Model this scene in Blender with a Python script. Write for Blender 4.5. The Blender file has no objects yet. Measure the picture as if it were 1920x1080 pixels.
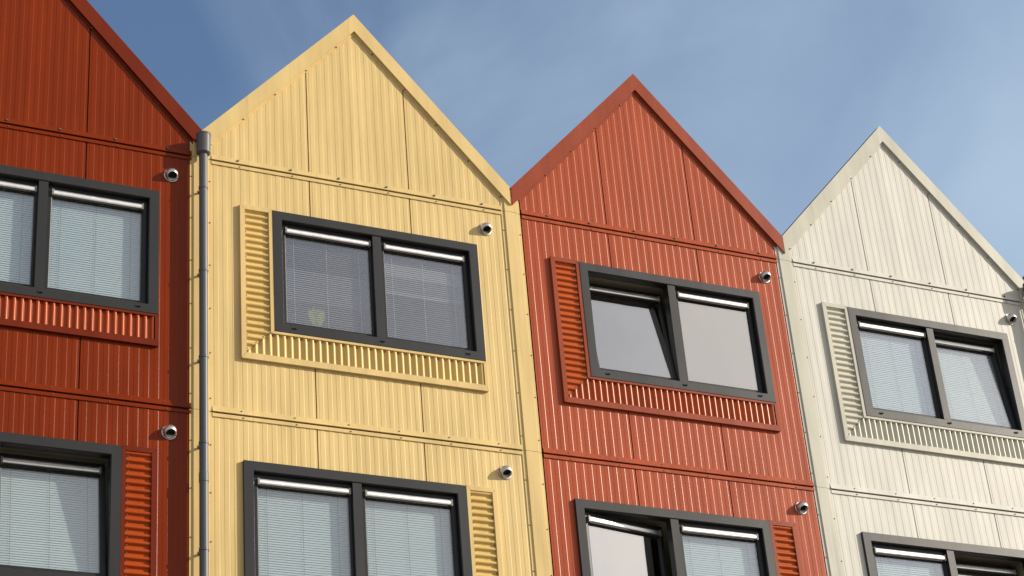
import bpy, math, random
from mathutils import Matrix, Vector

S = bpy.context.scene
COL = S.collection
random.seed(7)

# ------------------------------------------------------------------ camera
ZO = 1.65                      # eye height: all facade heights below are measured from the eye
CAM_D = 18.695
yaw, pitch, roll = 0.473447, 0.513093, -0.0878265
cy, sy, cp, sp = math.cos(yaw), math.sin(yaw), math.cos(pitch), math.sin(pitch)
fwd = Vector((sy * cp, cy * cp, sp))
rgt0 = Vector((cy, -sy, 0))
up0 = rgt0.cross(fwd)
cr, sr = math.cos(roll), math.sin(roll)
rgt = cr * rgt0 + sr * up0
up = -sr * rgt0 + cr * up0
cam_data = bpy.data.cameras.new("camera")
cam = bpy.data.objects.new("camera", cam_data)
COL.objects.link(cam)
M = Matrix.Identity(4)
for i in range(3):
    M[i][0], M[i][1], M[i][2] = rgt[i], up[i], -fwd[i]
M[0][3], M[1][3], M[2][3] = 0.0, -CAM_D, ZO
cam.matrix_world = M
cam_data.sensor_width = 36.0
cam_data.lens = 3798.02 / 1920 * 36.0
cam_data.clip_start = 0.1
cam_data.clip_end = 5000
S.camera = cam

# ------------------------------------------------------------------ world, sun, exposure
SUN = Vector((1.9, -1.0, 0.95)).normalized()
SUN_EL = math.asin(SUN.z)
SUN_AZ = math.atan2(SUN.x, SUN.y)          # clockwise from +Y
world = bpy.data.worlds.new("World")
S.world = world
world.use_nodes = True
wn, wl = world.node_tree.nodes, world.node_tree.links
wn.clear()
w_out = wn.new("ShaderNodeOutputWorld")
w_bg = wn.new("ShaderNodeBackground")
w_sky = wn.new("ShaderNodeTexSky")
w_sky.sky_type = 'NISHITA'
w_sky.sun_disc = False
w_sky.sun_elevation = SUN_EL
w_sky.sun_rotation = SUN_AZ
w_sky.air_density = 1.0
w_sky.dust_density = 0.6
w_sky.ozone_density = 2.3
w_bg.inputs['Strength'].default_value = 0.108
# thin high cloud veil
w_tc = wn.new("ShaderNodeTexCoord")
w_map = wn.new("ShaderNodeMapping")
w_map.inputs['Scale'].default_value = (3.0, 2.4, 3.4)
w_map.inputs['Rotation'].default_value = (0.0, 0.6, 0.3)
w_map.inputs['Location'].default_value = (0.35, 0.1, 0.6)
w_n = wn.new("ShaderNodeTexNoise")
w_n.inputs['Scale'].default_value = 1.9
w_n.inputs['Detail'].default_value = 7.0
w_n.inputs['Roughness'].default_value = 0.52
w_n.inputs['Distortion'].default_value = 0.6
w_r = wn.new("ShaderNodeMapRange")
w_r.inputs['From Min'].default_value = 0.38
w_r.inputs['From Max'].default_value = 0.66
w_r.inputs['To Min'].default_value = 0.0
w_r.inputs['To Max'].default_value = 0.24
w_mix = wn.new("ShaderNodeMix")
w_mix.data_type = 'RGBA'
w_mix.inputs[7].default_value = (4.4, 5.4, 6.35, 1)
# the veil thickens low down towards the sun's side and all round the sun
w_sep = wn.new("ShaderNodeSeparateXYZ")
w_d = wn.new("ShaderNodeVectorMath"); w_d.operation = 'DOT_PRODUCT'
w_d.inputs[1].default_value = (0.8, 0.0, -1.2)
w_e = wn.new("ShaderNodeMapRange"); w_e.inputs['From Min'].default_value = -0.50; w_e.inputs['From Max'].default_value = -0.10
w_e.inputs['To Min'].default_value = 0.0; w_e.inputs['To Max'].default_value = 0.35
w_b = wn.new("ShaderNodeMapRange"); w_b.inputs['From Min'].default_value = 0.25; w_b.inputs['From Max'].default_value = -0.7
w_b.inputs['To Min'].default_value = 0.0; w_b.inputs['To Max'].default_value = 0.80
w_ad = wn.new("ShaderNodeMath"); w_ad.operation = 'ADD'; w_ad.use_clamp = True
wl.new(w_tc.outputs['Generated'], w_sep.inputs[0]); wl.new(w_tc.outputs['Generated'], w_d.inputs[0])
wl.new(w_d.outputs['Value'], w_e.inputs['Value']); wl.new(w_sep.outputs[1], w_b.inputs['Value'])
w_warm = wn.new("ShaderNodeMix"); w_warm.data_type = 'RGBA'
# bright warm-grey haze round the low sun, behind the camera
w_sd = wn.new("ShaderNodeVectorMath"); w_sd.operation = 'DOT_PRODUCT'; w_sd.inputs[1].default_value = SUN
w_g = wn.new("ShaderNodeMapRange"); w_g.inputs['From Min'].default_value = 0.80; w_g.inputs['From Max'].default_value = 1.0
w_g.inputs['To Min'].default_value = 0.9; w_g.inputs['To Max'].default_value = 1.9
w_sc = wn.new("ShaderNodeVectorMath"); w_sc.operation = 'SCALE'; w_sc.inputs[0].default_value = (5.7, 5.3, 4.95)
wl.new(w_tc.outputs['Generated'], w_sd.inputs[0]); wl.new(w_sd.outputs['Value'], w_g.inputs['Value'])
wl.new(w_g.outputs[0], w_sc.inputs['Scale']); wl.new(w_sc.outputs[0], w_warm.inputs[7])
w_n2 = wn.new("ShaderNodeTexNoise"); w_n2.inputs['Scale'].default_value = 5.0; w_n2.inputs['Detail'].default_value = 5.0
w_m2 = wn.new("ShaderNodeMapRange"); w_m2.inputs['From Min'].default_value = 0.32; w_m2.inputs['From Max'].default_value = 0.68
w_m2.inputs['To Min'].default_value = 0.62; w_m2.inputs['To Max'].default_value = 1.15
w_mu = wn.new("ShaderNodeMath"); w_mu.operation = 'MULTIPLY'; w_mu.use_clamp = True
wl.new(w_tc.outputs['Generated'], w_n2.inputs['Vector']); wl.new(w_n2.outputs[0], w_m2.inputs['Value'])
wl.new(w_b.outputs[0], w_mu.inputs[0]); wl.new(w_m2.outputs[0], w_mu.inputs[1])
wl.new(w_mu.outputs[0], w_warm.inputs[0])
wl.new(w_tc.outputs['Generated'], w_map.inputs['Vector'])
wl.new(w_map.outputs[0], w_n.inputs['Vector'])
wl.new(w_n.outputs[0], w_r.inputs['Value'])
wl.new(w_r.outputs[0], w_ad.inputs[0]); wl.new(w_e.outputs[0], w_ad.inputs[1]); wl.new(w_ad.outputs[0], w_mix.inputs[0])
wl.new(w_sky.outputs[0], w_mix.inputs[6])
wl.new(w_mix.outputs[2], w_warm.inputs[6]); wl.new(w_warm.outputs[2], w_bg.inputs['Color'])
wl.new(w_bg.outputs[0], w_out.inputs['Surface'])

sun_data = bpy.data.lights.new("sun", 'SUN')
sun_data.energy = 4.0
sun_data.angle = math.radians(0.5)
sun_data.color = (1.0, 0.90, 0.76)
sun_ob = bpy.data.objects.new("sun", sun_data)
COL.objects.link(sun_ob)
sun_ob.rotation_euler = SUN.to_track_quat('Z', 'Y').to_euler()
sun_ob.location = SUN * 60

S.view_settings.view_transform = 'Standard'
S.view_settings.look = 'None'
S.view_settings.gamma = 1
S.view_settings.exposure = 0.45
S.cycles.max_bounces = 8
S.cycles.transparent_max_bounces = 16

# ------------------------------------------------------------------ materials
def new_mat(name):
    m = bpy.data.materials.new(name)
    m.use_nodes = True
    nt = m.node_tree
    return m, nt, nt.nodes['Principled BSDF']

def paint(name, col, rough=0.45, grain=0.10, bump=0.25, spec=0.32, wave=0.02, gscale=170.0, dirt=0.14):
    """coil-coated steel: fine embossed grain, slight unevenness of the sheet, faint weathering"""
    m, nt, b = new_mat(name)
    N, L = nt.nodes, nt.links
    tc = N.new("ShaderNodeTexCoord")
    g = N.new("ShaderNodeTexNoise"); g.inputs['Scale'].default_value = gscale
    g.inputs['Detail'].default_value = 3.0
    L.new(tc.outputs['Object'], g.inputs['Vector'])
    big = N.new("ShaderNodeTexNoise"); big.inputs['Scale'].default_value = 1.7
    big.inputs['Detail'].default_value = 4.0
    mp = N.new("ShaderNodeMapping"); mp.inputs['Scale'].default_value = (2.5, 2.5, 0.45)
    L.new(tc.outputs['Object'], mp.inputs['Vector']); L.new(mp.outputs[0], big.inputs['Vector'])
    # colour: grain speckle x faint vertical weathering
    mr = N.new("ShaderNodeMapRange")
    mr.inputs['From Min'].default_value = 0.3; mr.inputs['From Max'].default_value = 0.7
    mr.inputs['To Min'].default_value = 1 - grain; mr.inputs['To Max'].default_value = 1 + grain
    L.new(g.outputs[0], mr.inputs['Value'])
    mr2 = N.new("ShaderNodeMapRange")
    mr2.inputs['From Min'].default_value = 0.3; mr2.inputs['From Max'].default_value = 0.7
    mr2.inputs['To Min'].default_value = 1 - dirt; mr2.inputs['To Max'].default_value = 1 + dirt * 0.4
    L.new(big.outputs[0], mr2.inputs['Value'])
    stk = N.new("ShaderNodeTexNoise"); stk.inputs['Scale'].default_value = 1.0; stk.inputs['Detail'].default_value = 5.0
    mp3 = N.new("ShaderNodeMapping"); mp3.inputs['Scale'].default_value = (26.0, 26.0, 0.55)
    L.new(tc.outputs['Object'], mp3.inputs['Vector']); L.new(mp3.outputs[0], stk.inputs['Vector'])
    mr3 = N.new("ShaderNodeMapRange")
    mr3.inputs['From Min'].default_value = 0.58; mr3.inputs['From Max'].default_value = 0.78
    mr3.inputs['To Min'].default_value = 1.0; mr3.inputs['To Max'].default_value = 1 - dirt * 1.3
    L.new(stk.outputs[0], mr3.inputs['Value'])
    mul0 = N.new("ShaderNodeMath"); mul0.operation = 'MULTIPLY'
    mul = N.new("ShaderNodeMath"); mul.operation = 'MULTIPLY'
    L.new(mr.outputs[0], mul0.inputs[0]); L.new(mr3.outputs[0], mul0.inputs[1]); L.new(mul0.outputs[0], mul.inputs[0]); L.new(mr2.outputs[0], mul.inputs[1])
    vm = N.new("ShaderNodeVectorMath"); vm.operation = 'SCALE'
    vm.inputs[0].default_value = col
    L.new(mul.outputs[0], vm.inputs['Scale'])
    L.new(vm.outputs[0], b.inputs['Base Color'])
    rr = N.new("ShaderNodeMapRange")
    rr.inputs['To Min'].default_value = rough - 0.06; rr.inputs['To Max'].default_value = rough + 0.08
    L.new(big.outputs[0], rr.inputs['Value']); L.new(rr.outputs[0], b.inputs['Roughness'])
    b.inputs['Specular IOR Level'].default_value = spec
    bp = N.new("ShaderNodeBump"); bp.inputs['Strength'].default_value = bump
    bp.inputs['Distance'].default_value = 0.0015
    L.new(g.outputs[0], bp.inputs['Height'])
    b2 = N.new("ShaderNodeBump"); b2.inputs['Strength'].default_value = wave * 8
    b2.inputs['Distance'].default_value = 0.004
    L.new(big.outputs[0], b2.inputs['Height']); L.new(b2.outputs[0], bp.inputs['Normal'])
    L.new(bp.outputs[0], b.inputs['Normal'])
    return m

def metal(name, col, rough, metallic=1.0):
    m, nt, b = new_mat(name)
    b.inputs['Base Color'].default_value = (*col, 1)
    b.inputs['Metallic'].default_value = metallic
    N, L = nt.nodes, nt.links
    tc = N.new("ShaderNodeTexCoord"); n = N.new("ShaderNodeTexNoise")
    n.inputs['Scale'].default_value = 14; n.inputs['Detail'].default_value = 5
    L.new(tc.outputs['Object'], n.inputs['Vector'])
    r = N.new("ShaderNodeMapRange")
    r.inputs['To Min'].default_value = max(0.03, rough - 0.1); r.inputs['To Max'].default_value = rough + 0.12
    L.new(n.outputs[0], r.inputs['Value']); L.new(r.outputs[0], b.inputs['Roughness'])
    return m

def plain(name, col, rough=0.6, noise=0.06, scale=20):
    m, nt, b = new_mat(name)
    N, L = nt.nodes, nt.links
    tc = N.new("ShaderNodeTexCoord"); n = N.new("ShaderNodeTexNoise")
    n.inputs['Scale'].default_value = scale; n.inputs['Detail'].default_value = 4
    L.new(tc.outputs['Object'], n.inputs['Vector'])
    r = N.new("ShaderNodeMapRange")
    r.inputs['To Min'].default_value = 1 - noise; r.inputs['To Max'].default_value = 1 + noise
    L.new(n.outputs[0], r.inputs['Value'])
    vm = N.new("ShaderNodeVectorMath"); vm.operation = 'SCALE'; vm.inputs[0].default_value = col
    L.new(r.outputs[0], vm.inputs['Scale']); L.new(vm.outputs[0], b.inputs['Base Color'])
    b.inputs['Roughness'].default_value = rough
    return m

def glass_mat(name, tint, refl_lo, refl_hi, gcol=(0.93, 0.92, 0.97)):
    m = bpy.data.materials.new(name); m.use_nodes = True
    nt = m.node_tree; N, L = nt.nodes, nt.links; N.clear()
    out = N.new("ShaderNodeOutputMaterial"); mix = N.new("ShaderNodeMixShader")
    t = N.new("ShaderNodeBsdfTransparent"); t.inputs[0].default_value = (*tint, 1)
    g = N.new("ShaderNodeBsdfGlossy"); g.inputs['Roughness'].default_value = 0.01
    g.inputs[0].default_value = (*gcol, 1)
    lw = N.new("ShaderNodeLayerWeight"); lw.inputs['Blend'].default_value = 0.35
    r = N.new("ShaderNodeMapRange")
    r.inputs['To Min'].default_value = refl_lo; r.inputs['To Max'].default_value = refl_hi
    L.new(lw.outputs['Facing'], r.inputs['Value']); L.new(r.outputs[0], mix.inputs[0])
    # panes are never perfectly flat
    tc = N.new("ShaderNodeTexCoord"); nz = N.new("ShaderNodeTexNoise"); nz.inputs['Scale'].default_value = 1.6
    L.new(tc.outputs['Object'], nz.inputs['Vector'])
    bp = N.new("ShaderNodeBump"); bp.inputs['Strength'].default_value = 0.12; bp.inputs['Distance'].default_value = 0.02
    L.new(nz.outputs[0], bp.inputs['Height']); L.new(bp.outputs[0], g.inputs['Normal'])
    L.new(t.outputs[0], mix.inputs[1]); L.new(g.outputs[0], mix.inputs[2]); L.new(mix.outputs[0], out.inputs[0])
    return m

PAINT = {
    'yellow': paint('yellow_paint', (0.665, 0.495, 0.213), rough=0.40, spec=0.24, grain=0.06),
    'yellow_sheet': paint('yellow_sheet_paint', (0.65, 0.46, 0.16), rough=0.32, grain=0.03, bump=0.08),
    'red': paint('brick_red_paint', (0.37, 0.068, 0.021), rough=0.31, spec=0.24, grain=0.20, bump=0.45, gscale=110),
    'red_sheet': paint('red_sheet_paint', (0.45, 0.080, 0.006), rough=0.31, spec=0.35, grain=0.03, bump=0.08),
    'deep': paint('deep_red_paint', (0.195, 0.0235, 0.001), rough=0.23, spec=0.15, grain=0.08),
    'deep_sheet': paint('deep_red_sheet_paint', (0.38, 0.056, 0.003), rough=0.31, spec=0.30, grain=0.03, bump=0.08),
    'white': paint('off_white_paint', (0.595, 0.585, 0.52), rough=0.42, spec=0.24, grain=0.06),
    'red_trim': paint('brick_red_trim_paint', (0.285, 0.052, 0.018), rough=0.34, spec=0.24, grain=0.14, bump=0.3, gscale=110),
    'deep_trim': paint('deep_red_trim_paint', (0.15, 0.017, 0.002), rough=0.34, grain=0.05, bump=0.1, spec=0.17),
    'white_trim': paint('off_white_trim_paint', (0.52, 0.505, 0.42), rough=0.34, grain=0.03, bump=0.1),
    'white_sheet': paint('off_white_sheet_paint', (0.56, 0.545, 0.45), rough=0.36, grain=0.03, bump=0.08),
    'orange': paint('orange_red_paint', (0.40, 0.10, 0.04), rough=0.32, grain=0.1),
}
M_FRAME = paint('anthracite_powder_coat', (0.015, 0.0155, 0.0155), rough=0.35, grain=0.12, bump=0.4, spec=0.5, dirt=0.08)
M_SASH = paint('dark_sash_coat', (0.014, 0.016, 0.018), rough=0.40, grain=0.05, bump=0.2)
M_BAR = metal('brushed_aluminium', (0.95, 0.94, 0.91), 0.38)
M_CAP = plain('grey_plastic', (0.22, 0.20, 0.17), 0.5)
M_BLACK = plain('black_rubber', (0.008, 0.008, 0.009), 0.7)
M_SEAM = plain('dark_joint', (0.015, 0.013, 0.012), 0.9)
M_STEEL = metal('stainless_steel', (0.58, 0.555, 0.52), 0.40)
M_PIPE = paint('grey_plastic_pipe', (0.105, 0.107, 0.11), rough=0.42, grain=0.04, bump=0.1, dirt=0.2)
M_SCREW = metal('dark_screw', (0.13, 0.10, 0.075), 0.55, 0.5)
M_GLASS = glass_mat('window_glass', (0.93, 0.96, 0.95), 0.10, 0.55)
M_GLASS_COATED = glass_mat('coated_window_glass', (0.62, 0.64, 0.63), 0.42, 0.75, (0.97, 0.93, 0.88))
M_SLAT = plain('white_blind_slat', (0.66, 0.76, 0.79), 0.45, 0.03)
M_CORD = plain('pale_cord', (0.60, 0.60, 0.60), 0.6)
M_SLAT_GREY = plain('grey_blind_slat', (0.42, 0.39, 0.415), 0.5, 0.03)
M_FLOWER = plain('yellow_green_paper', (0.44, 0.50, 0.06), 0.7, 0.25, 40)
M_ROOM = plain('beige_room_paint', (0.42, 0.38, 0.27), 0.9, 0.05, 3)
M_ROOF = metal('roof_sheet', (0.10, 0.10, 0.11), 0.5, 0.3)

# ------------------------------------------------------------------ mesh helper
# x runs along the facade, d is the distance out of the wall plane towards the street, z is up
XO = 5.753                      # party line left of the yellow house
W = 3.9                         # width of one house

class MB:
    def __init__(self, shift=(0, 0, 0), xf=None):
        self.v, self.f, self.mi, self.sm, self.mat = [], [], [], [], 0
        self.xf = xf
    def p(self, x, d, z):
        if self.xf: x, d, z = self.xf(x, d, z)
        self.v.append((x - XO, -d, z + ZO)); return len(self.v) - 1
    def face(self, pts, smooth=False):
        self.f.append([self.p(*q) for q in pts]); self.mi.append(self.mat); self.sm.append(smooth)
    def faces_idx(self, idx, smooth=False):
        self.f.append(list(idx)); self.mi.append(self.mat); self.sm.append(smooth)
    def box(self, x0, x1, d0, d1, z0, z1):
        a = [(x0, d1, z0), (x1, d1, z0), (x1, d1, z1), (x0, d1, z1)]
        b = [(x0, d0, z0), (x1, d0, z0), (x1, d0, z1), (x0, d0, z1)]
        self.prism_pts(a, b)
    def prism_pts(self, a, b):
        n = len(a); ia = [self.p(*q) for q in a]; ib = [self.p(*q) for q in b]
        self.faces_idx(ia); self.faces_idx(ib[::-1])
        for i in range(n):
            j = (i + 1) % n
            self.faces_idx([ia[j], ia[i], ib[i], ib[j]])
    def prism(self, poly, d0, d1):
        self.prism_pts([(x, d1, z) for x, z in poly], [(x, d0, z) for x, z in poly])
    def frame(self, x0, x1, z0, z1, prof, gap=0.0, sides='blrt', smooth=False):
        """mitred rectangular frame; prof = (inset, d) points from the outside inwards"""
        for s in sides:
            for (i0, d0), (i1, d1) in zip(prof[:-1], prof[1:]):
                if s == 'b': q = [(x0+i0+gap, d0, z0+i0), (x1-i0-gap, d0, z0+i0), (x1-i1-gap, d1, z0+i1), (x0+i1+gap, d1, z0+i1)]
                if s == 't': q = [(x1-i0-gap, d0, z1-i0), (x0+i0+gap, d0, z1-i0), (x0+i1+gap, d1, z1-i1), (x1-i1-gap, d1, z1-i1)]
                if s == 'l': q = [(x0+i0, d0, z1-i0-gap), (x0+i0, d0, z0+i0+gap), (x0+i1, d1, z0+i1+gap), (x0+i1, d1, z1-i1-gap)]
                if s == 'r': q = [(x1-i0, d0, z0+i0+gap), (x1-i0, d0, z1-i0-gap), (x1-i1, d1, z1-i1-gap), (x1-i1, d1, z0+i1+gap)]
                self.face(q)
    def screw(self, x, d, z, r=0.008, h=0.006):
        n = 6
        top = [(x + r*math.cos(2*math.pi*k/n), d + h, z + r*math.sin(2*math.pi*k/n)) for k in range(n)]
        bot = [(a, d, c) for a, b, c in top]
        self.prism_pts(top, bot)
    def build(self, name, mats, parent=None, label=None):
        me = bpy.data.meshes.new(name)
        me.from_pydata(self.v, [], self.f)
        for m in (mats if isinstance(mats, (list, tuple)) else [mats]): me.materials.append(m)
        me.polygons.foreach_set('material_index', self.mi)
        me.polygons.foreach_set('use_smooth', self.sm)
        me.update()
        o = bpy.data.objects.new(name, me); COL.objects.link(o)
        if parent: o.parent = parent
        if label: o['label'] = label
        return o

def thing(name, label, cat, loc, group=None):
    o = bpy.data.objects.new(name, None); COL.objects.link(o)
    o.location = loc; o['label'] = label; o['category'] = cat; o.empty_display_size = 0.3
    if group: o['group'] = group
    return o

# ------------------------------------------------------------------ facade measures (yellow house, metres)
XL, XR = 5.878, 9.529          # cladding between the pilasters
XP = 9.778                     # right edge of the pilaster
SEAMS = (7.065, 8.325)
F1, F0, FM = 12.855, 9.648, 6.44      # floor lines
APX, APZ = 7.703, 15.40
VZ = 13.25                     # valley height
SL = (APZ - VZ) / (W / 2)
BAND = 0.255
WIN_U = (6.590, 9.149, 10.765, 12.336)
WIN_L = (6.212, 8.785, 7.586, 9.157)
PITCH = 0.1058

def rib_profile(x0, x1, hl):
    """(x, d) points of the fine ribbed sheet with the open joints between the three panels"""
    pts = []
    edges = [x0] + [s for s in SEAMS if x0 < s < x1] + [x1]
    RH = 0.0018
    for k, (a, b) in enumerate(zip(edges[:-1], edges[1:])):
        a2 = a + (0.007 if k > 0 else 0); b2 = b - (0.007 if k < len(edges) - 2 else 0)
        if k > 0: pts.append((a2, -0.02))
        pts.append((a2, 0.0))
        n = round((b2 - a2) / PITCH); p = (b2 - a2) / n
        for i in range(n):
            c = a2 + i * p
            pts += [(c + p*.25 - .0010, 0.0), (c + p*.25 + .0010, RH), (c + p*.75 - hl/2, RH), (c + p*.75 + hl/2, RH - hl*.33), (c + p*.75 + hl/2 + .0005, 0.0)]
        pts.append((b2, 0.0))
        if k < len(edges) - 2: pts.append((b2, -0.02))
    return pts

def ribbed(mb, x0, x1, zb, ztop, hl, holes=(), breaks=()):
    prof = rib_profile(x0, x1, hl)
    cuts = sorted(set([h[0] for h in holes] + [h[1] for h in holes] + list(breaks)))
    segs = []
    for (xa, da), (xb, db) in zip(prof[:-1], prof[1:]):
        xs = [xa] + [c for c in cuts if xa < c < xb] + [xb]
        for u, v in zip(xs[:-1], xs[1:]):
            fu = 0 if xb == xa else (u - xa) / (xb - xa); fv = 1 if xb == xa else (v - xa) / (xb - xa)
            segs.append((u, da + (db - da) * fu, v, da + (db - da) * fv))
    for u, du, v, dv in segs:
        zu, zv = ztop(u), ztop(v)
        mid = (u + v) / 2
        iv = [(zb, zb, zu, zv)]
        for hx0, hx1, hz0, hz1 in holes:
            if hx0 < mid < hx1:
                iv = [(zb, zb, hz0, hz0), (hz1, hz1, zu, zv)]
        dark = min(du, dv) < -0.015 and max(du, dv) < -0.015
        mb.mat = 1 if dark else 0
        for a, b, c, e in iv:
            if c - a < 1e-4 and e - b < 1e-4: continue
            mb.face([(u, du, a), (v, dv, b), (v, dv, e), (u, du, c)])
    mb.mat = 0

def flashing(house, mat, zl, bolts):
    """Z shaped drip flashing on a floor line with its screws"""
    mb = MB()
    a, b = XL + 0.002, XR - 0.002
    pr = [(0.118, 0.004), (0.116, 0.010), (0.064, 0.016), (0.058, 0.024), (0.050, 0.024), (0.050, -0.004), (0.034, -0.004), (0.034, 0.010),
          (0.028, 0.013), (0.0, 0.013), (-0.008, 0.013), (-0.008, 0.002)]
    for (h0, d0), (h1, d1) in zip(pr[:-1], pr[1:]):
        mb.face([(a, d1, zl + h1), (b, d1, zl + h1), (b, d0, zl + h0), (a, d0, zl + h0)])
    mb.mat = 2
    mb.face([(a, -0.003, zl+0.034), (b, -0.003, zl+0.034), (b, -0.003, zl+0.050), (a, -0.003, zl+0.050)])
    mb.mat = 1
    n = 6
    for k in range(n):
        x = a + (b - a) * (k + 0.55) / n + random.uniform(-.02, .02)
        mb.screw(x, 0.012, zl + 0.090, 0.013 if bolts else 0.008, 0.014 if bolts else 0.008)
        mb.screw(x + 0.02, 0.013, zl + 0.012, 0.008, 0.007)
    return mb.build('floor_flashing', [mat, M_SCREW, M_SEAM], house)

def pilaster(house, mat, x0, top, label=None):
    """hat profile over the party line; x0 = left edge"""
    mb = MB()
    w = XP - XR
    pr = [(0.0, 0.0), (0.0, 0.008), (0.036, 0.008), (0.040, 0.020), (0.043, 0.022), (w-0.042, 0.022), (w-0.039, 0.020), (w-0.036, 0.008), (w, 0.008), (w, 0.0)]
    joints = [-ZO, FM + 0.045, F0 + 0.045, F1 + 0.045]
    tops = joints[1:] + [top]
    for zb, zt in zip(joints, tops):
        z0, z1 = zb + 0.002, zt - 0.002
        for (u, d0), (v, d1) in zip(pr[:-1], pr[1:]):
            mb.face([(x0+u, d0, z0), (x0+v, d1, z0), (x0+v, d1, z1), (x0+u, d0, z1)])
    mb.mat = 1
    mb.face([(x0+.01, 0.004, -ZO), (x0+w-.01, 0.004, -ZO), (x0+w-.01, 0.004, top), (x0+.01, 0.004, top)])
    mb.mat = 2
    z = 6.0
    while z < top - 0.05:
        mb.screw(x0 + 0.018, 0.008, z + 0.03, 0.008, 0.007); mb.screw(x0 + w - 0.018, 0.008, z, 0.008, 0.007)
        z += 0.55
    return mb.build('pilaster', [mat, M_SEAM, M_SCREW], house, label)

def rake(house, mat, side):
    mb = MB()
    hw = W / 2 - 0.002
    s = -1 if side == 'l' else 1
    ex = APX + s * hw
    ze = APZ - SL * hw
    d = 0.042
    poly = [(APX, APZ - BAND), (ex, ze - BAND), (ex, ze), (APX, APZ)]
    if s > 0: poly = [(APX + .0008, poly[0][1]), poly[1], poly[2], (APX + .0008, APZ)]
    # front face with a rolled lower edge, and the top return over the roof
    mb.prism(poly if s > 0 else poly[::-1], 0.004, d)
    # inner flange lying on the cladding
    f = 0.045
    ix = APX + s * (hw - 0.10)
    iz = APZ - SL * (hw - 0.10)
    pl = [(APX, APZ - BAND - f), (ix, iz - BAND - f), (ix, iz - BAND + .01), (APX, APZ - BAND + .01)]
    mb.prism(pl if s > 0 else pl[::-1], 0.0, 0.010)
    mb.mat = 1
    for k in range(5):
        t = 0.12 + k * 0.205
        x = APX + s * hw * t
        mb.screw(x, 0.010, APZ - SL * hw * t - BAND - f * 0.55, 0.009, 0.008)
    return mb.build('rake_trim', [mat, M_SCREW], house)

# ------------------------------------------------------------------ windows
def reflection_bands_left(t):  return 52 if .28 < t < .62 else (44 if t < .28 else 36)  # slat angles stepped by height to imitate bright bands reflected in the panes
def reflection_bands_right(t): return 66 if .70 < t < .84 else (62 if .50 < t < .55 else (50 if .55 <= t < .70 else 38))  # same for the right pane: reflected bands put into the slat angles
BLIND = {'closed': (lambda t: 74, M_SLAT), 'open': (reflection_bands_left, M_SLAT_GREY), 'reflection_bands': (reflection_bands_right, M_SLAT_GREY)}

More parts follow.
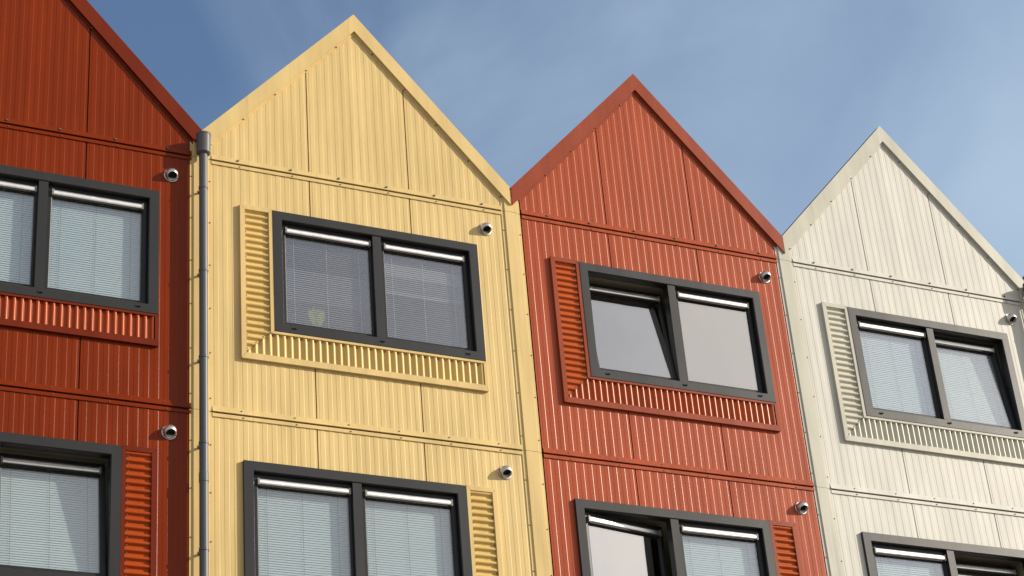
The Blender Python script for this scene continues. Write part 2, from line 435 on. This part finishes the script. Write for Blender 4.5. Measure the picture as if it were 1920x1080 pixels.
def window(house, rect, d, left, right):
    """rect = outer frame; left / right = (blind kind or None, tilt, turn) of the two sashes"""
    x0, x1, z0, z1 = rect
    mb = MB()
    prof = [(0.0, -0.01), (0.0, d - 0.003), (0.003, d), (0.106, d), (0.1145, d - 0.010), (0.115, d - 0.014), (0.115, -0.075)]
    mb.frame(x0, x1, z0, z1, prof)
    mx = (x0 + x1) / 2 - 0.007
    mb.prism_pts([(mx-.052, d-.012, z0+.11), (mx+.052, d-.012, z0+.11), (mx+.052, d-.012, z1-.11), (mx-.052, d-.012, z1-.11)],
                 [(mx-.054, -.075, z0+.11), (mx+.054, -.075, z0+.11), (mx+.054, -.075, z1-.11), (mx-.054, -.075, z1-.11)])
    win = mb.build('window', M_FRAME, house)
    for cx in (x0 + 0.228, (x0 + x1) / 2, x1 - 0.223):
        c = MB()
        c.box(cx - .022, cx + .022, d, d + .012, z0 + .058, z0 + .072)
        c.box(cx + .012, cx + .026, d, d + .016, z0 + .056, z0 + .074)
        c.build('drain_cap', M_BLACK, win)
    # room behind
    r = MB()
    a, b, lo, hi, bk = x0 + .05, x1 - .05, z0 + .05, z1 - .05, -2.6
    r.face([(a, -.02, lo), (a, bk, lo), (a, bk, hi), (a, -.02, hi)])
    r.face([(b, bk, lo), (b, -.02, lo), (b, -.02, hi), (b, bk, hi)])
    r.face([(a, -.02, lo), (b, -.02, lo), (b, bk, lo), (a, bk, lo)])
    r.face([(a, bk, hi), (b, bk, hi), (b, -.02, hi), (a, -.02, hi)])
    r.face([(a, bk, lo), (b, bk, lo), (b, bk, hi), (a, bk, hi)])
    r.build('room_interior', M_ROOM, win)
    ox0, ox1, oz0, oz1 = x0 + .118, x1 - .118, z0 + .118, z1 - .118
    for (s0, s1, cfg) in ((ox0, mx - .020, left), (mx + .054, ox1, right)):
        kind, tilt, turn = cfg
        def xf(x, dd, z, s0=s0, tilt=tilt, turn=turn):
            if tilt:
                h, q = z - oz0, dd + .05
                c, s = math.cos(tilt), math.sin(tilt)
                z, dd = oz0 + h*c + q*s*0.0 + q*s, -.05 + q*c - h*s
            if turn:
                h, q = x - s0, dd + .05
                c, s = math.cos(turn), math.sin(turn)
                x, dd = s0 + h*c + q*s, -.05 + q*c - h*s
            return x, dd, z
        sb = MB(xf=xf)
        sb.frame(s0, s1, oz0, oz1, [(0, -.085), (0, -.022), (.003, -.020), (.046, -.020), (.056, -.026), (.060, -.036), (.060, -.085), (0, -.085)])
        lb = 'sash tilted open at the top' if tilt else ('casement turned open into the room' if turn else None)
        sb.build('sash', M_SASH, win, lb)
        g0, g1, h0, h1 = s0 + .058, s1 - .058, oz0 + .058, oz1 - .058
        pb = MB(xf=xf)
        pb.box(g0, g1, -.056, -.044, h0, h1)
        pb.build('pane', M_GLASS_COATED if kind == 'bare' else M_GLASS, win)
        # trickle vent bar along the head of the sash
        vb = MB(xf=xf)
        e0, e1, t = g0 - .012, g1 + .012, h1 - .002
        pf = [(t, -.04), (t, -.006), (t-.004, .002), (t-.020, .008), (t-.046, .008), (t-.058, .003), (t-.062, -.006)]
        vb.mat = 0
        for (za, da), (zb_, db) in zip(pf[:-1], pf[1:]):
            vb.face([(e0+.02, db, zb_), (e1-.02, db, zb_), (e1-.02, da, za), (e0+.02, da, za)])
        vb.mat = 2
        vb.box(e0 + .022, e1 - .022, -.040, -.006, t - .078, t - .0622)
        vb.mat = 1
        for c0, c1 in ((e0, e0 + .021), (e1 - .021, e1)):
            vb.box(c0, c1, -.04, .011, t - .070, t + .003)
        vb.build('trickle_vent', [M_BAR, M_CAP, M_BLACK], win)
        top = t - .085
        if kind in BLIND:
            ang, smat = BLIND[kind]
            bb = MB(xf=xf)
            ww, pitch_ = .0265, .0275
            z = h0 + .016
            while z < t - .05:
                a = math.radians(ang((z - h0) / (h1 - h0))); j = math.radians(random.uniform(-1, 1)); dz = random.uniform(-.0004, .0004)
                aa = a + j; c, s = math.cos(aa) * ww / 2, math.sin(aa) * ww / 2
                dm = -.095
                nx, nz = math.sin(aa) * .003, math.cos(aa) * .003
                zz = z + dz
                q = [(dm + c, zz - s), (dm + nx, zz + nz), (dm - c, zz + s)]
                for (da, za), (db, zb_) in zip(q[:-1], q[1:]):
                    bb.face([(g0+.004, da, za), (g1-.004, da, za), (g1-.004, db, zb_), (g0+.004, db, zb_)], True)
                z += pitch_
            bb.mat = 1
            for fx in (.11, .5, .89):
                x = g0 + (g1 - g0) * fx
                bb.box(x - .002, x + .002, -.0815, -.0805, h0 + .004, t - .04)
            bb.build('blind', [smat, M_CAP if kind == 'closed' else M_CORD], win)
    return win

# ------------------------------------------------------------------ corrugated L panels
def corr_panel(house, trim, sheet, xo0, xo1, zo0, zo1, win_rect, side, d):
    """L shaped box beside and below a window: side = 'l' or 'r'; xo..zo = outer rectangle"""
    wx0, wx1, wz0, wz1 = win_rect
    mb = MB()
    tw, t2 = 0.056, 0.044
    mir = (lambda x: x) if side == 'l' else (lambda x: xo0 + xo1 - x)
    # work as if the upright leg were on the left
    ex = wx0 if side == 'l' else xo0 + xo1 - wx1        # window edge next to the leg
    X0, X1 = xo0, xo1
    dt = d
    o = [(X0, zo1), (X0, zo0), (X1, zo0), (X1, wz0), (ex, wz0), (ex, zo1)]
    n = [(X0+tw, zo1-tw), (X0+tw, zo0+.074), (X1-.040, zo0+.074), (X1-.040, wz0-.030), (ex-t2, wz0-.030), (ex-t2, zo1-tw)]
    g = 0.0018
    for i in range(6):
        j = (i + 1) % 6
        L = math.hypot(o[j][0]-o[i][0], o[j][1]-o[i][1]); ux, uz = (o[j][0]-o[i][0])/L, (o[j][1]-o[i][1])/L
        oi, oj = (o[i][0]+ux*g, o[i][1]+uz*g), (o[j][0]-ux*g, o[j][1]-uz*g)
        ni, nj = (n[i][0]+ux*g, n[i][1]+uz*g), (n[j][0]-ux*g, n[j][1]-uz*g)
        m3 = lambda q, dd: (mir(q[0]), dd, q[1])
        A = [m3(oi, dt), m3(oj, dt), m3(nj, dt), m3(ni, dt)]
        B = [(x, 0.0, z) for x, _, z in A]
        if side == 'r': A, B = A[::-1], B[::-1]
        mb.prism_pts(A, B)
    pan = mb.build('corrugated_panel', trim, house)
    amp, pit, base = 0.0135, 0.0825, 0.018
    bx0, bx1, bz0, bz1 = X0 + tw - .004, ex - t2 + .004, zo0 + .070, zo1 - tw + .004
    by1 = wz0 - .026
    diag = lambda z: bx0 + (z - bz0) * (bx1 - bx0) / (by1 - bz0)    # x of the mitre at height z
    NS = 14
    # upright leg: horizontal corrugations, cut along the mitre
    sm = MB()
    nz = int((bz1 - bz0) / pit * NS)
    zs = [bz0 + (bz1 - bz0) * k / nz for k in range(nz + 1)]
    dd = lambda t: base + amp * math.tanh(1.35 * math.sin(2 * math.pi * t / pit)) / math.tanh(1.35)
    prev = None
    for z in zs:
        x_hi = bx1 if z >= by1 else max(bx0 + .001, diag(z))
        row = (sm.p(mir(bx0), dd(z), z), sm.p(mir(x_hi), dd(z), z))
        if prev:
            sm.faces_idx([prev[0], prev[1], row[1], row[0]] if side == 'l' else [prev[1], prev[0], row[0], row[1]], True)
        prev = row
    sm.mat = 1
    k = 0
    z = bz0 + pit * 0.75
    while z < bz1 - .03:
        if k % 2 == 0: sm.screw(mir(bx0 + .012), dd(z), z, .007, .008)
        xe = (bx1 if z >= by1 else diag(z)) - .03
        if xe > bx0 + .04: sm.screw(mir(xe), dd(z), z, .007, .010)
        z += pit; k += 1
    sm.build('corrugated_sheet', [sheet, M_SCREW], pan)
    # lower leg: upright corrugations
    lm = MB()
    lx1 = X1 - .036
    nx = int((lx1 - bx0) / pit * NS)
    xs = [bx0 + (lx1 - bx0) * k / nz_ for nz_ in (nx,) for k in range(nx + 1)]
    inv = lambda x: bz0 + (x - bx0) * (by1 - bz0) / (bx1 - bx0)
    prev = None
    for x in xs:
        z_hi = by1 if x >= bx1 else max(bz0 + .001, inv(x))
        cl = (lm.p(mir(x), dd(x), bz0), lm.p(mir(x), dd(x), z_hi))
        if prev:
            lm.faces_idx([prev[0], cl[0], cl[1], prev[1]] if side == 'l' else [cl[0], prev[0], prev[1], cl[1]], True)
        prev = cl
    lm.mat = 1
    x = bx0 + pit * 1.25; k = 0
    x -= ((x % pit) - pit * .75)
    while x < lx1 - .02:
        if k % 2 == 0 and x > bx1: lm.screw(mir(x), dd(x), by1 - .022, .007, .008)
        if k % 3 != 1: lm.screw(mir(x), dd(x), bz0 + .012, .007, .008)
        x += pit; k += 1
    lm.build('corrugated_sheet', [sheet, M_SCREW], pan)
    return pan

# ------------------------------------------------------------------ vent cowls
def cowl(house, x, z):
    mb = MB(); n = 32
    rings = [(.084, 0.0), (.084, .004), (.081, .008), (.070, .008), (.068, .006)]
    idx = [[mb.p(x + r*math.cos(2*math.pi*k/n), dd + .004, z + r*math.sin(2*math.pi*k/n)) for k in range(n)] for r, dd in rings]
    for a, b in zip(idx[:-1], idx[1:]):
        for k in range(n):
            j = (k + 1) % n; mb.faces_idx([a[k], a[j], b[j], b[k]], True)
    mb.mat = 1
    for ang in (160, 340): mb.screw(x + .076*math.cos(math.radians(ang)), .012, z + .076*math.sin(math.radians(ang)), .006, .004)
    mb.mat = 1                                             # black gasket
    g = [[mb.p(x + .0855*math.cos(2*math.pi*k/n), dd, z + .0855*math.sin(2*math.pi*k/n)) for k in range(n)] for dd in (0.0, .0055)]
    for k in range(n):
        j = (k + 1) % n; mb.faces_idx([g[0][k], g[0][j], g[1][j], g[1][k]], True)
    vent = mb.build('vent_cowl', [M_STEEL, M_BLACK], house)
    # ball shaped hood with its round mouth turned down and outwards
    hb = MB(); R, c0 = .071, .036
    ax = Vector((0, .60, -.80))                            # (x, d, z) mouth axis
    e1 = Vector((1, 0, 0)); e2 = ax.cross(e1)
    cut = math.acos(.047 / R)
    def ring(th, rad, off=0.0):
        out = []
        for k in range(n):
            ph = 2 * math.pi * k / n
            v = ax * (math.cos(th) * rad + off) + (e1 * math.cos(ph) + e2 * math.sin(ph)) * (math.sin(th) * rad)
            out.append(hb.p(x + v.x, max(c0 + v.y, .008), z + v.z))
        return out
    m = 18
    outer = [ring(cut + (math.pi * .97 - cut) * k / m, R) for k in range(m + 1)]
    for a, b in zip(outer[:-1], outer[1:]):
        for k in range(n):
            j = (k + 1) % n; hb.faces_idx([a[k], b[k], b[j], a[j]], True)
    lip = ring(cut, R - .006)
    for k in range(n):
        j = (k + 1) % n; hb.faces_idx([outer[0][k], outer[0][j], lip[j], lip[k]])
    deep = ring(math.pi / 2, .062, -.012)
    for k in range(n):
        j = (k + 1) % n; hb.faces_idx([lip[k], lip[j], deep[j], deep[k]], True)
    hb.mat = 1
    cent = ax * -.012
    ci = hb.p(x + cent.x, c0 + cent.y, z + cent.z)
    for k in range(n):
        j = (k + 1) % n; hb.faces_idx([deep[k], deep[j], ci])
    hb.build('hood', [M_STEEL, M_BLACK], vent)
    return vent

# ------------------------------------------------------------------ a house
HOUSES = [
    # offset, label, paint, sheet, pilasters (left, right), windows
    (-1, 'deep red ribbed steel house with pointed gable, left of the yellow house', 'deep', 'deep_sheet',
     ('closed', 0, 0), ('closed', 0, 0), ('closed', 0, 0), ('closed', .125, 0)),
    (0, 'pale yellow ribbed steel house with pointed gable and yellow edge strips', 'yellow', 'yellow_sheet',
     ('open', 0, 0), ('reflection_bands', 0, 0), ('closed', 0, 0), ('closed', 0, 0)),
    (1, 'brick red ribbed steel house with pointed gable between yellow and white houses', 'red', 'red_sheet',
     ('bare', .135, 0), ('bare', 0, 0), ('bare', 0, .17), ('closed', 0, 0)),
    (2, 'off white ribbed steel house with pointed gable', 'white', 'white_sheet',
     ('closed', 0, 0), ('closed', .075, 0), ('closed', 0, 0), ('bare', .14, 0)),
    (3, 'orange red house right of the white house, only its roof edge in view', 'orange', None,
     None, None, None, None),
]
DX = {-1: 0.010, 0: -0.010, 1: 0.010, 2: 0.0, 3: 0.0}
GROUP = 'gabled steel houses in one terrace'

def house(off, label, pk, sk, ul, ur, ll, lr):
    H = thing('terraced_house', label, 'house', (XO + W * off + DX[off], 0, 0), GROUP)
    P = PAINT[pk]
    T = PAINT.get(pk + '_trim', P)
    full = sk is not None
    flat = lambda zt: (lambda x: zt)
    g = 0.07
    hu = (WIN_U[0]+.06, WIN_U[1]-.06, WIN_U[2]+.06, WIN_U[3]-.06)
    hl = (WIN_L[0]+.06, WIN_L[1]-.06, WIN_L[2]+.06, WIN_L[3]-.06)
    tri = lambda x: APZ - BAND + .02 - SL * abs(x - APX)
    hl_ = {'yellow': .0032, 'white': .0026, 'deep': .0075}.get(pk, .0042)
    mb = MB(); ribbed(mb, XL, XR, F1 + .06, tri, hl_, breaks=(APX,)); mb.build('gable_wall', [P, M_SEAM], H)
    mb = MB(); ribbed(mb, XL, XR, F0 + .06, flat(F1 + .002), hl_, [hu] if full else []); mb.build('storey_wall', [P, M_SEAM], H)
    mb = MB(); ribbed(mb, XL, XR, FM + .06, flat(F0 + .002), hl_, [hl] if full else []); mb.build('storey_wall', [P, M_SEAM], H)
    mb = MB(); ribbed(mb, XL, XR, -ZO, flat(FM + .002), hl_); mb.build('storey_wall', [P, M_SEAM], H)
    flashing(H, P, F1, True); flashing(H, P, F0, False); flashing(H, P, FM, False)
    rake(H, T, 'l'); rake(H, T, 'r')
    # shell behind the cladding: party walls, back wall; roof slabs
    sb = MB()
    a, b, bk = XO + .01, XO + W - .01, -8.6
    sb.box(a, a + .12, bk, -.03, -ZO, VZ - .06)
    sb.box(b - .12, b, bk, -.03, -ZO, VZ - .06)
    sb.box(a + .12, b - .12, bk, bk + .15, -ZO, VZ - .06)
    sb.build('shell', P, H)
    rb = MB()                                             # the gable is a thin screen wall: dark capping behind its trim
    th = .20
    hw = W / 2 - .006
    for s in (-1, 1):
        q = [(APX, APZ - th), (APX + s*hw, APZ - SL*hw - th), (APX + s*hw, APZ - SL*hw + .006), (APX, APZ + .006)]
        rb.prism(q if s > 0 else q[::-1], -.10, -.004)
    rb.build('gable_capping', M_ROOF, H)
    gb = MB()
    zz = APZ - SL * (W/2 - .02) - .22
    gb.prism([(APX - W/2 + .02, zz), (APX + W/2 - .02, zz), (APX, APZ - .22)], -.10, -.03)
    gb.build('gable_back', P, H)
    fb = MB(); fb.box(a + .002, b - .002, bk, -.105, VZ - .058, VZ - .02); fb.build('flat_roof', M_ROOF, H)
    if not full: return H
    window(H, WIN_U, .046, ul, ur)
    window(H, WIN_L, .040, ll, lr)
    corr_panel(H, T, PAINT[sk], 6.206, 9.157, 10.380, 12.352, WIN_U, 'l', .040)
    corr_panel(H, T, PAINT[sk], 6.212, 9.156, 7.200, 9.166, WIN_L, 'r', .040)
    cowl(H, 9.290, 12.592); cowl(H, 9.290, 9.387)
    return H

hs = {h[0]: house(*h) for h in HOUSES}
pt = VZ - .03
pilaster(hs[0], PAINT['yellow'], XR - W, pt)
pilaster(hs[0], PAINT['yellow'], XR, pt)
pilaster(hs[2], PAINT['white_trim'], XR - W, pt)
pilaster(hs[2], PAINT['white_trim'], XR, pt)

# ------------------------------------------------------------------ downpipes
def lathe(mb, cx, cd, prof, n=28, smooth=True):
    rings = [[mb.p(cx + r*math.cos(2*math.pi*k/n), cd + r*math.sin(2*math.pi*k/n), z) for k in range(n)] for r, z in prof]
    for a, b in zip(rings[:-1], rings[1:]):
        for k in range(n):
            j = (k + 1) % n; mb.faces_idx([a[k], b[k], b[j], a[j]], smooth)

def downpipe(off, label):
    T = thing('downpipe', label, 'downpipe', (XO + W * off, 0, 0), 'grey downpipes between the houses')
    cx, cd = 5.738, .130
    mb = MB(); lathe(mb, cx, cd, [(.048, -ZO), (.048, 12.93)]); mb.build('pipe', M_PIPE, T)
    mb = MB()
    lathe(mb, cx + .002, cd + .005, [(.049, 12.868), (.080, 12.880), (.080, 12.882)])
    lathe(mb, cx + .002, cd + .005, [(.080, 12.882), (.083, 13.110)])
    lathe(mb, cx + .002, cd + .005, [(.083, 13.110), (.086, 13.114), (.086, 13.136), (.078, 13.136), (.074, 12.90), (.0, 12.90)])
    mb.build('hopper', M_PIPE, T)
    zs = [12.42, 11.34, 10.27, 9.25, 8.05, 6.9, 5.8, 4.6, 3.4, 2.2, 1.0, -.2]
    for z in zs:
        c = MB()
        lathe(c, cx, cd, [(.0485, z - .016), (.0535, z - .014), (.0535, z + .014), (.0485, z + .016)], smooth=False)
        c.box(cx - .012, cx + .012, .022, cd - .046, z - .010, z + .010)
        c.box(cx - .030, cx + .030, .022, .027, z - .022, z + .022)
        c.build('pipe_clip', M_PIPE, T)
    c = MB(); lathe(c, cx, cd, [(.0485, 8.80), (.0525, 8.806), (.0525, 8.905), (.0485, 8.91)], smooth=False); c.build('pipe_socket', M_PIPE, T)
    return T
downpipe(0, 'grey round downpipe with hopper between deep red and yellow houses')
downpipe(3, 'grey downpipe hopper at the right end of the white house')

# ------------------------------------------------------------------ paper flower behind the yellow house's left pane
fl = thing('paper_flower', 'small yellow green flower shape behind the upper left pane of the yellow house', 'decoration', (XO + DX[0], 0, 0))
fm = MB()
fx, fz = 7.133, 10.998
rnd = random.Random(3)
for q, (a0, h, lean) in enumerate([(-.055, .19, -.40), (-.022, .225, -.16), (.010, .205, .04), (.040, .22, .22), (.064, .195, .42), (-.005, .15, -.28), (.028, .15, .30)]):
    base, tip = Vector((fx + a0*.25, fz)), Vector((fx + a0 + lean*.07, fz + h))
    ax = tip - base; nrm = Vector((ax.y, -ax.x)).normalized()
    dq = -.0945 - .0012 * (q % 4)
    L_ = [(.0, .030), (.25, .040), (.55, .042), (.8, .028), (1.0, .004)]
    left = [(base + ax*t - nrm*w_*rnd.uniform(.85, 1.15)) for t, w_ in L_]
    right = [(base + ax*t + nrm*w_*rnd.uniform(.85, 1.15)) for t, w_ in L_]
    outl = [(v.x, v.y) for v in left] + [(v.x, v.y) for v in right[::-1]]
    fm.prism(outl[::-1], dq - .0015, dq)
fm.build('petals', M_FLOWER, fl)
fs = MB(); fs.prism([(fx - .012, fz - .045), (fx + .010, fz - .045), (fx + .008, fz + .01), (fx - .010, fz + .01)], -.0975, -.0960)
fs.build('stem', M_FLOWER, fl)

# ------------------------------------------------------------------ ground
m, nt, b = new_mat('street_paving')
N, L = nt.nodes, nt.links
tc = N.new("ShaderNodeTexCoord"); br = N.new("ShaderNodeTexBrick")
br.inputs['Scale'].default_value = 4.0
br.inputs['Color1'].default_value = (.19, .17, .155, 1); br.inputs['Color2'].default_value = (.25, .22, .20, 1)
br.inputs['Mortar'].default_value = (.08, .075, .07, 1); br.inputs['Mortar Size'].default_value = .012
L.new(tc.outputs['Object'], br.inputs['Vector']); L.new(br.outputs[0], b.inputs['Base Color'])
b.inputs['Roughness'].default_value = .85
me = bpy.data.meshes.new('ground')
me.from_pydata([(-600, -600, 0), (600, -600, 0), (600, 600, 0), (-600, 600, 0)], [], [(0, 1, 2, 3)])
me.materials.append(m)
gr = bpy.data.objects.new('ground', me); COL.objects.link(gr); gr['kind'] = 'structure'
gr['label'] = 'grey brown paved street in front of the houses'; gr['category'] = 'ground'
